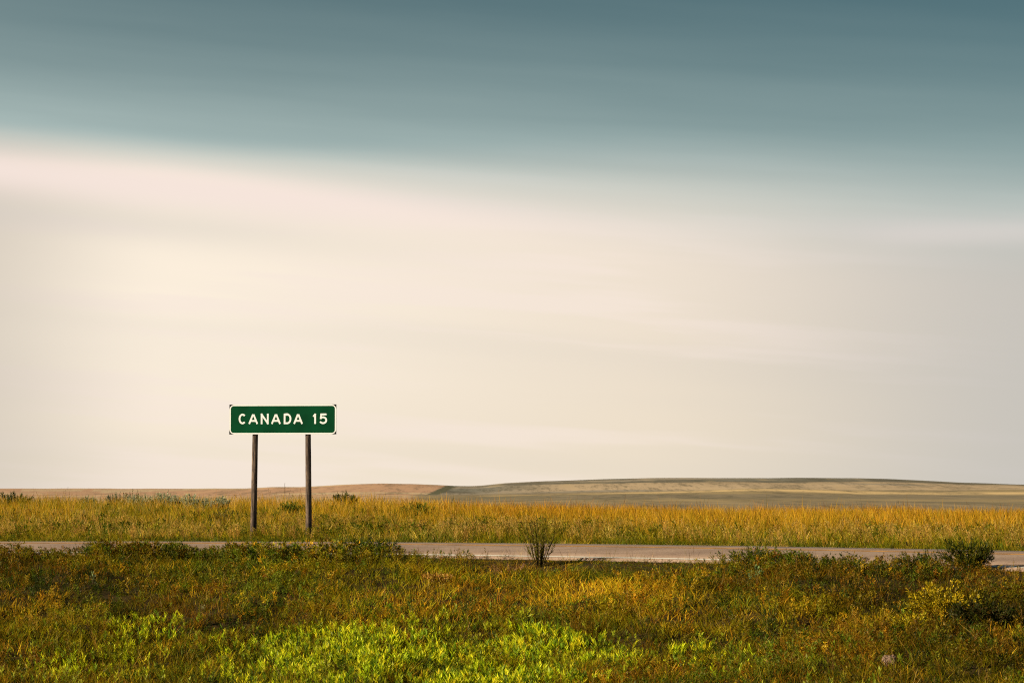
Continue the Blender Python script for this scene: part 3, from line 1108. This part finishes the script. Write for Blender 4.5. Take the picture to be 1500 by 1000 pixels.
# greener shrubs in the field
shrub('green_shrub', 'dark green shrub on the skyline just right of the sign', 'shrub', on_ground(505, 92), .72, 1.15, [DKGREEN, (.05, .085, .012), (.07, .10, .02)], 50, 1500, .10, .024, start=.45, hmin=.75)
shrub('green_shrub', 'dark shrub in the tall grass at the left edge of the field', 'shrub', on_ground(18, 86), .62, 1.6, [DKGREEN, (.06, .085, .02)], 46, 1400, .09, .022, start=.4, hmin=.65)
shrub('green_shrub', 'bright green low shrub in the field right of the sign', 'shrub', on_ground(612, 76), .64, 1.2, [GREEN, (.07, .13, .015), (.12, .17, .02)], 46, 1500, .075, .02, start=.4, hmin=.65)
shrub('green_shrub', 'low green shrub between the two sign posts', 'shrub', on_ground(430, 76), .52, .95, [GREEN, (.08, .12, .012)], 36, 1000, .075, .02, start=.4, hmin=.65)
shrub('green_shrub', 'small dull green shrub in the field between the skyline shrub and the bright green one', 'shrub', on_ground(535, 78), .48, .8, [(.08, .09, .02), OLIVE, DKGREEN], 26, 360, .06, .016)
shrub('green_shrub', 'green shrub on the skyline above the row of sagebrush', 'shrub', on_ground(195, 93), .80, .75, [(.09, .10, .02), DKGREEN], 30, 700, .07, .018, start=.5)
shrub('seedy_weed', 'dark weed with brown seed clusters beside the left sign post', 'weed', on_ground(330, 70), .50, 1.1, [(.06, .065, .02), (.13, .10, .04), (.04, .045, .015)], 36, 520, .05, .022)
shrub('dark_weed', 'dark tangle of weed in the gold grass right of the right sign post', 'weed', on_ground(478, 68), .34, .55, [DKGREEN, OLIVE], 22, 260, .05, .014)
for px_, D_, lab in [(1340, 72, 'green leafy weed in golden grass near the right edge of the field'),
                     (1130, 74, 'green leafy weed in the golden grass above the pale silver plant'),
                     (800, 72, 'green leafy weed in the golden grass behind the tall roadside weed'),
                     (880, 70, 'low green weed in golden grass right of the tall roadside weed'),
                     (1455, 70, 'dark green weed in golden grass beyond the dark roadside bush')]:
    shrub('field_weed', lab, 'weed', on_ground(px_, D_), .52, 1.3, [GREEN, OLIVE, (.10, .12, .012)], 34, 480, .06, .013, 'leafy weeds in the golden grass')

# dark bushes at the near road edge
shrub('roadside_bush', 'dark bush at the near road edge right of the sign', 'bush', ground_at(548, 812), .38, 1.1, [DKGREEN, (.03, .045, .006), (.055, .075, .008)], 60, 2200, .06, .016)
shrub('roadside_bush', 'dark bush hiding the road near the right edge of the picture', 'bush', ground_at(1420, 836), .58, 1.05, [DKGREEN, (.03, .045, .006), (.06, .075, .008), (.15, .13, .012), OLIVE], 80, 3600, .075, .018, lean=(-.12, 0))
shrub('roadside_weed', 'brown-tipped dark weed leaning on the left of the right-hand roadside bush', 'weed', ground_at(1340, 834), .36, 1.1, [OLIVE, (.20, .12, .01), DKGREEN], 50, 1400, .05, .013)
shrub('roadside_weed', 'green weed standing before the road above the pale silver plant', 'weed', ground_at(1105, 826), .36, 1.2, [GREEN, OLIVE, DKGREEN], 50, 1500, .06, .013)
shrub('roadside_weed', 'branching olive weed standing against the road left of the straw tuft', 'weed', ground_at(140, 816), .42, .6, [OLIVE, GREEN, (.2, .17, .02)], 26, 380, .05, .012)
shrub('roadside_weed', 'dense olive weed against the road at the far left edge', 'weed', ground_at(20, 816), .32, .8, [OLIVE, DKGREEN, RUST], 34, 460, .05, .012)

# goldenrod-like clump, lower right, its shade on the right put in as a dark-leaved bush
shrub('yellow_bush', 'yellow-flowered bush low on the bank, in front of a dark hollow', 'bush', ground_at(1382, 908), .64, 1.25, [(.60, .43, .012), (.50, .37, .012), (.30, .25, .012), OLIVE], 70, 3800, .055, .026, start=.25)
shrub('yellow_bush', 'smaller yellow-leaved bush left of the yellow-flowered bush', 'bush', ground_at(1335, 925), .32, .75, [(.58, .45, .012), (.40, .33, .012), OLIVE], 40, 1000, .045, .022)
shrub('shade_bush', 'added bush coloured as the dark shade right of the yellow-flowered bush', 'bush', ground_at(1438, 920), .46, 1.05, [(.03, .032, .006), (.07, .045, .008), (.035, .05, .006)], 70, 4200, .06, .02)

# silver and pale plants on the bank
shrub('silver_plant', 'pale silver-green leafy plant on the bank below the road', 'plant', ground_at(1106, 853), .30, .26, [(.22, .33, .12), (.16, .26, .09)], 9, 60, .11, .045, start=.3)
shrub('silver_plant', 'thin silver-stemmed plant left of the pale leafy one', 'plant', ground_at(1086, 855), .20, .34, [(.26, .30, .10), (.18, .2, .06)], 9, 60, .06, .016)
shrub('white_plant', 'little whitish plant low on the bank right of centre', 'plant', ground_at(1074, 912), .16, .15, [(.50, .45, .25), (.35, .33, .14)], 5, 20, .06, .016)
shrub('white_plant', 'little whitish plant above the left leafy patch', 'plant', ground_at(299, 895), .18, .18, [(.45, .42, .22), (.3, .3, .12)], 5, 24, .06, .018)
shrub('silver_plant', 'thin upright grey-green stem in the dark weeds at left', 'plant', ground_at(136, 856), .30, .1, [(.3, .36, .2), (.2, .28, .12)], 4, 26, .06, .016)
shrub('leafy_shoot', 'tall bright leafy shoot at the top of the central leafy patch', 'plant', ground_at(652, 912), .34, .22, [SPURGE, (.45, .45, .03)], 6, 70, .09, .022)
shrub('leafy_shoot', 'bright leafy shoot at the top right of the central leafy patch', 'plant', ground_at(768, 914), .32, .2, [SPURGE, (.45, .45, .03)], 5, 60, .09, .022)
shrub('leafy_shoot', 'bright leafy shoot standing alone left of the small green clump', 'plant', ground_at(1028, 950), .30, .2, [SPURGE, (.4, .42, .03)], 5, 56, .08, .022)

# stalks
shrub('tall_weed', 'tall dark stalky weed standing up across the road near the middle', 'weed', ground_at(790, 830), 1.08, .66, [(.12, .11, .012), (.17, .13, .015), (.12, .14, .01), (.26, .21, .015)], 54, 900, .075, .012, up=1.3, start=.15)
clump('straw_tuft', 'straw-coloured dry grass tuft against the road at left', 'grass tuft', ground_at(165, 816), 90, .26, .012, .26, [TAN, (.6, .4, .14), (.5, .32, .08)], lean=.3)
clump('straw_tuft', 'dry brown and tan grass tuft on the bank in the middle', 'grass tuft', ground_at(640, 853), 70, .22, .012, .22, [TAN, (.4, .25, .08), RUST], lean=.35)
clump('straw_tuft', 'grey-brown dead tuft just left of the tall dark roadside weed', 'grass tuft', ground_at(745, 842), 70, .24, .010, .26, [(.22, .13, .07), (.3, .19, .1), BROWN], lean=.35)
clump('dead_stalk', 'long dead stalk leaning by the foot of the right sign post', 'dry stalks', on_ground(488, 55.8), 3, .85, .014, .05, [(.10, .06, .03)], lean=.05, wind=(-.75, 0))
skg = 'dry weed stalks on the skyline'
for px_, D_, h_, lab in [(104, 94, 1.0, 'thin bare branching stalk on the skyline at far left'),
                         (91, 94, .82, 'short bare stalk beside the branching one at far left'),
                         (401, 90, .95, 'dry stalk on the skyline nearest the left sign post'),
                         (419, 90, 1.08, 'tallest dry stalk between the sign posts'),
                         (436, 88, 1.02, 'forked dry stalk nearest the right sign post, left of it'),
                         (351, 92, .8, 'dry stalk on the skyline left of the left sign post'),
                         (466, 88, .75, 'faint stalk on the skyline right of the right sign post'),
                         (880, 94, 1.0, 'reddish tall stalk above the golden grass in the middle'),
                         (1025, 94, .95, 'reddish stalks above the golden grass where the hill is highest'),
                         (1322, 94, .95, 'reddish stalk above the golden grass at right')]:
    clump('dry_stalk', lab, 'dry stalk', on_ground(px_, D_), 4, h_, .012, .08, [(.15, .09, .035), (.12, .10, .03)], skg, lean=.1)

# a flat pale stone in the grass, lower right
sx_, sy_, sz_ = ground_at(1303, 975)
r = np.random.default_rng(5)
vs, fs = [], []
rings = [(0.0, .85, -.05), (0.5, 1.0, .06), (.85, .92, .12), (1.0, .6, .145)]
for t_, rad, z_ in rings:
    for j in range(12):
        a_ = j / 12 * 6.283
        k_ = rad * (1 + r.uniform(-.12, .12))
        vs.append((math.cos(a_) * .11 * k_, math.sin(a_) * .09 * k_, z_ + r.uniform(-.01, .01)))
for i_ in range(3):
    for j in range(12):
        fs.append((i_ * 12 + j, i_ * 12 + (j + 1) % 12, (i_ + 1) * 12 + (j + 1) % 12, (i_ + 1) * 12 + j))
fs.append(tuple(range(36, 48)))
stone = py_mesh('stone', vs, fs, M_stone)
stone.location = (sx_, sy_, sz_ + .0)
stone['label'] = 'pinkish pale stone lying in the rusty grass at lower right'
stone['category'] = 'stone'

# ------------------------------------------------------------------ the sign
DS = 58.5
MP = DS / F                                     # metres per photo pixel at the sign


def at_sign(px_, py_):
    d_ = ray(px_, py_)
    return np.array([d_[0] * DS, DS, CAMZ + d_[2] * DS])


ctr = at_sign(414.2, 614.0)
gs = float(gz(ctr[0], DS))
sign = thing('road_sign', 'green road sign reading CANADA 15 on two weathered wooden posts', 'road sign', (ctr[0], DS, gs))
YAW = math.radians(-6)         # turned a little towards the left, square to the side road
SW, SH = 158.3 * MP / math.cos(YAW), 43.7 * MP
zc = ctr[2] - gs
sign.rotation_euler = (0, 0, YAW)


def rounded(wd, ht, rad, n=6):
    pts = []
    for cx, cy, a0 in ((wd / 2 - rad, ht / 2 - rad, 0), (-wd / 2 + rad, ht / 2 - rad, 90), (-wd / 2 + rad, -ht / 2 + rad, 180), (wd / 2 - rad, -ht / 2 + rad, 270)):
        for j in range(n + 1):
            a_ = math.radians(a0 + 90 * j / n)
            pts.append((cx + rad * math.cos(a_), cy + rad * math.sin(a_)))
    return pts


def plate(name, pts, y0, y1, mat, zoff=0.0):
    """a flat plate facing the camera (-Y), from depth y1 (back) to y0 (front)"""
    n_ = len(pts)
    vs_ = [(x, y0, z + zoff) for x, z in pts] + [(x, y1, z + zoff) for x, z in pts]
    fs_ = [tuple(range(n_))[::-1], tuple(range(n_, 2 * n_))]
    fs_ = [tuple(range(n_)), tuple(range(2 * n_ - 1, n_ - 1, -1))]
    for j in range(n_):
        k_ = (j + 1) % n_
        fs_.append((j, n_ + j, n_ + k_, k_))
    o_ = py_mesh(name, vs_, fs_, mat, sign)
    return o_


panel = plate('panel', [(SW / 2, -SH / 2), (SW / 2, SH / 2), (-SW / 2, SH / 2), (-SW / 2, -SH / 2)], -.004, .004, M_dark, zc)
# white border as a frame ring with rounded corners, green field inside it
ro = rounded(SW - .004, SH - .004, 7.5 * MP)
ri = rounded(SW - 4.4 * MP, SH - 4.4 * MP, 4.2 * MP)
n_ = len(ro)
vs = [(x, -.007, z + zc) for x, z in ro] + [(x, -.007, z + zc) for x, z in ri] + [(x, -.0041, z + zc) for x, z in ro] + [(x, -.0041, z + zc) for x, z in ri]
fs = []
for j in range(n_):
    k_ = (j + 1) % n_
    fs += [(j, k_, n_ + k_, n_ + j), (j, 2 * n_ + j, 2 * n_ + k_, k_), (n_ + j, n_ + k_, 3 * n_ + k_, 3 * n_ + j)]
border = py_mesh('border', vs, fs, M_letter, sign)
gp = rounded(SW - 4.4 * MP - .001, SH - 4.4 * MP - .001, 4.2 * MP)
plate('green_face', gp, -.006, -.0042, M_green, zc)


# letters: round-ended strokes in photo pixels, measured from the sign's centre
SWD = 2.6


def stroke_pts(kind):
    """list of polylines (x, y) in a unit box: x 0..1 across, y 0..1 up (stroke centre lines)"""
    arc = lambda cx, cy, rx, ry, a0, a1, k=14: [(cx + rx * math.cos(math.radians(a0 + (a1 - a0) * i / k)), cy + ry * math.sin(math.radians(a0 + (a1 - a0) * i / k))) for i in range(k + 1)]
    if kind == 'C':
        return [arc(.5, .5, .5, .5, 48, 312, 18)]
    if kind == 'A':
        return [[(0, 0), (.46, 1.0)], [(.54, 1.0), (1, 0)], [(.2, .27), (.8, .27)]]
    if kind == 'N':
        return [[(0, 0), (0, 1)], [(0, 1), (1, 0)], [(1, 0), (1, 1)]]
    if kind == 'D':
        return [[(0, 0), (0, 1)], [(0, 1), (.45, 1)] + arc(.45, .5, .55, .5, 90, -90, 12) + [(0, 0)]]
    if kind == '1':
        return [[(1, 0), (1, 1)], [(1, 1), (0.1, .82)]]
    if kind == '5':
        return [[(.92, 1), (.14, 1), (.08, .55)], [(.08, .56)] + arc(.46, .34, .54, .34, 128, -148, 16)]


def glyph(kind, x0, x1, y0=605.5, y1=620.9):
    name = 'digit' if kind.isdigit() else 'letter'
    hw = SWD / 2
    ax0, ax1, ay0, ay1 = x0 + hw, x1 - hw, y0 + hw, y1 - hw
    vs_, fs_ = [], []
    lay = 0
    for pl in stroke_pts(kind):
        P = np.array([(((ax0 + (ax1 - ax0) * x) - 414.2) / math.cos(YAW), 614.0 - (ay1 + (ay0 - ay1) * y)) for x, y in pl]) * MP
        T_ = np.gradient(P, axis=0)
        T_ /= np.linalg.norm(T_, axis=1)[:, None]
        # mitre offset
        N_ = np.stack([-T_[:, 1], T_[:, 0]], -1)
        yf = -.0075 - .0006 * lay
        lay += 1
        h_ = hw * MP
        b0 = len(vs_)
        Pm = P.copy()
        sq = kind in 'AN1' or (kind == '5' and len(pl) == 3) or (kind == 'D' and len(pl) == 2)
        ends = h_ * (1.0 if kind in 'N' or kind == 'D' else .8)
        k0, k1 = (1, 1) if sq else (.35, .35)
        if kind == 'A':
            k0, k1 = (1.0, .25) if P[0][1] < P[1][1] else (.25, 1.0)
        Pm[0] -= T_[0] * ends * k0
        Pm[-1] += T_[-1] * ends * k1
        for i_ in range(len(P)):
            hh = h_
            if 0 < i_ < len(P) - 1:
                a_ = P[i_] - P[i_ - 1]
                c_ = P[i_ + 1] - P[i_]
                ca = np.dot(a_, c_) / (np.linalg.norm(a_) * np.linalg.norm(c_) + 1e-12)
                hh = h_ / max(math.sqrt((1 + ca) / 2), .6)
            for sgn in (1, -1):
                q_ = Pm[i_] + N_[i_] * hh * sgn
                vs_.append((q_[0], yf, q_[1] + zc))
                vs_.append((q_[0], -.0061, q_[1] + zc))
        m_ = len(P)
        for i_ in range(m_ - 1):
            a_ = b0 + i_ * 4
            c_ = a_ + 4
            fs_ += [(a_, a_ + 2, c_ + 2, c_), (a_, c_, c_ + 1, a_ + 1), (a_ + 2, a_ + 3, c_ + 3, c_ + 2)]
        e_ = b0 + (m_ - 1) * 4
        fs_ += [(b0, b0 + 1, b0 + 3, b0 + 2), (e_, e_ + 2, e_ + 3, e_ + 1)]
    g_ = py_mesh(name, vs_, fs_, M_letter, sign)
    g_['label'] = 'white %s %s' % (name, kind)


for ch, x0, x1 in [('C', 348.9, 360.3), ('A', 363.6, 377.5), ('N', 381.7, 393.4), ('A', 397.2, 411.2), ('D', 415.7, 427.0), ('A', 430.1, 443.8), ('1', 458.6, 463.4), ('5', 468.4, 479.8)]:
    glyph(ch, x0, x1)


def post(top_px, bot_px, rad_px):
    """a round weathered post, slightly leaning and swelling at its foot, fixed behind the panel"""
    tp = at_sign(top_px, 636.0)
    bt = at_sign(bot_px, 783.0)
    k_, m_ = 16, 30
    zt = ctr[2] + SH / 2 - .06 - gs
    z0 = -.5
    vs_, fs_ = [], []
    r_ = np.random.default_rng(int(top_px))
    for i_ in range(m_):
        t_ = i_ / (m_ - 1)
        z_ = z0 + (zt - z0) * t_
        f_ = (z_ - (bt[2] - gs)) / (tp[2] - bt[2])
        x_ = (bt[0] + (tp[0] - bt[0]) * f_ - ctr[0]) / math.cos(YAW) - .02
        rad = rad_px * MP * (1.05 - .10 * np.clip(f_, 0, 1.2) + .06 * math.exp(-max(f_, 0) * 12))
        for j in range(k_):
            a_ = j / k_ * 6.2832
            rr = rad * (1 + .035 * math.sin(3 * a_ + 5 * t_) + r_.uniform(-.02, .02))
            vs_.append((x_ + rr * math.cos(a_), rad_px * MP * 1.12 + .006 + rr * math.sin(a_), z_))
    for i_ in range(m_ - 1):
        for j in range(k_):
            fs_.append((i_ * k_ + j, i_ * k_ + (j + 1) % k_, (i_ + 1) * k_ + (j + 1) % k_, (i_ + 1) * k_ + j))
    fs_.append(tuple(range((m_ - 1) * k_, m_ * k_)))
    py_mesh('post', vs_, fs_, M_wood, sign, smooth=True)


post(373.7, 370.6, 4.35)
post(452.0, 452.8, 4.3)

tris = sum(len(o_.data.polygons) * 2 for o_ in C.objects if o_.type == 'MESH')
print('TRIS about', tris)
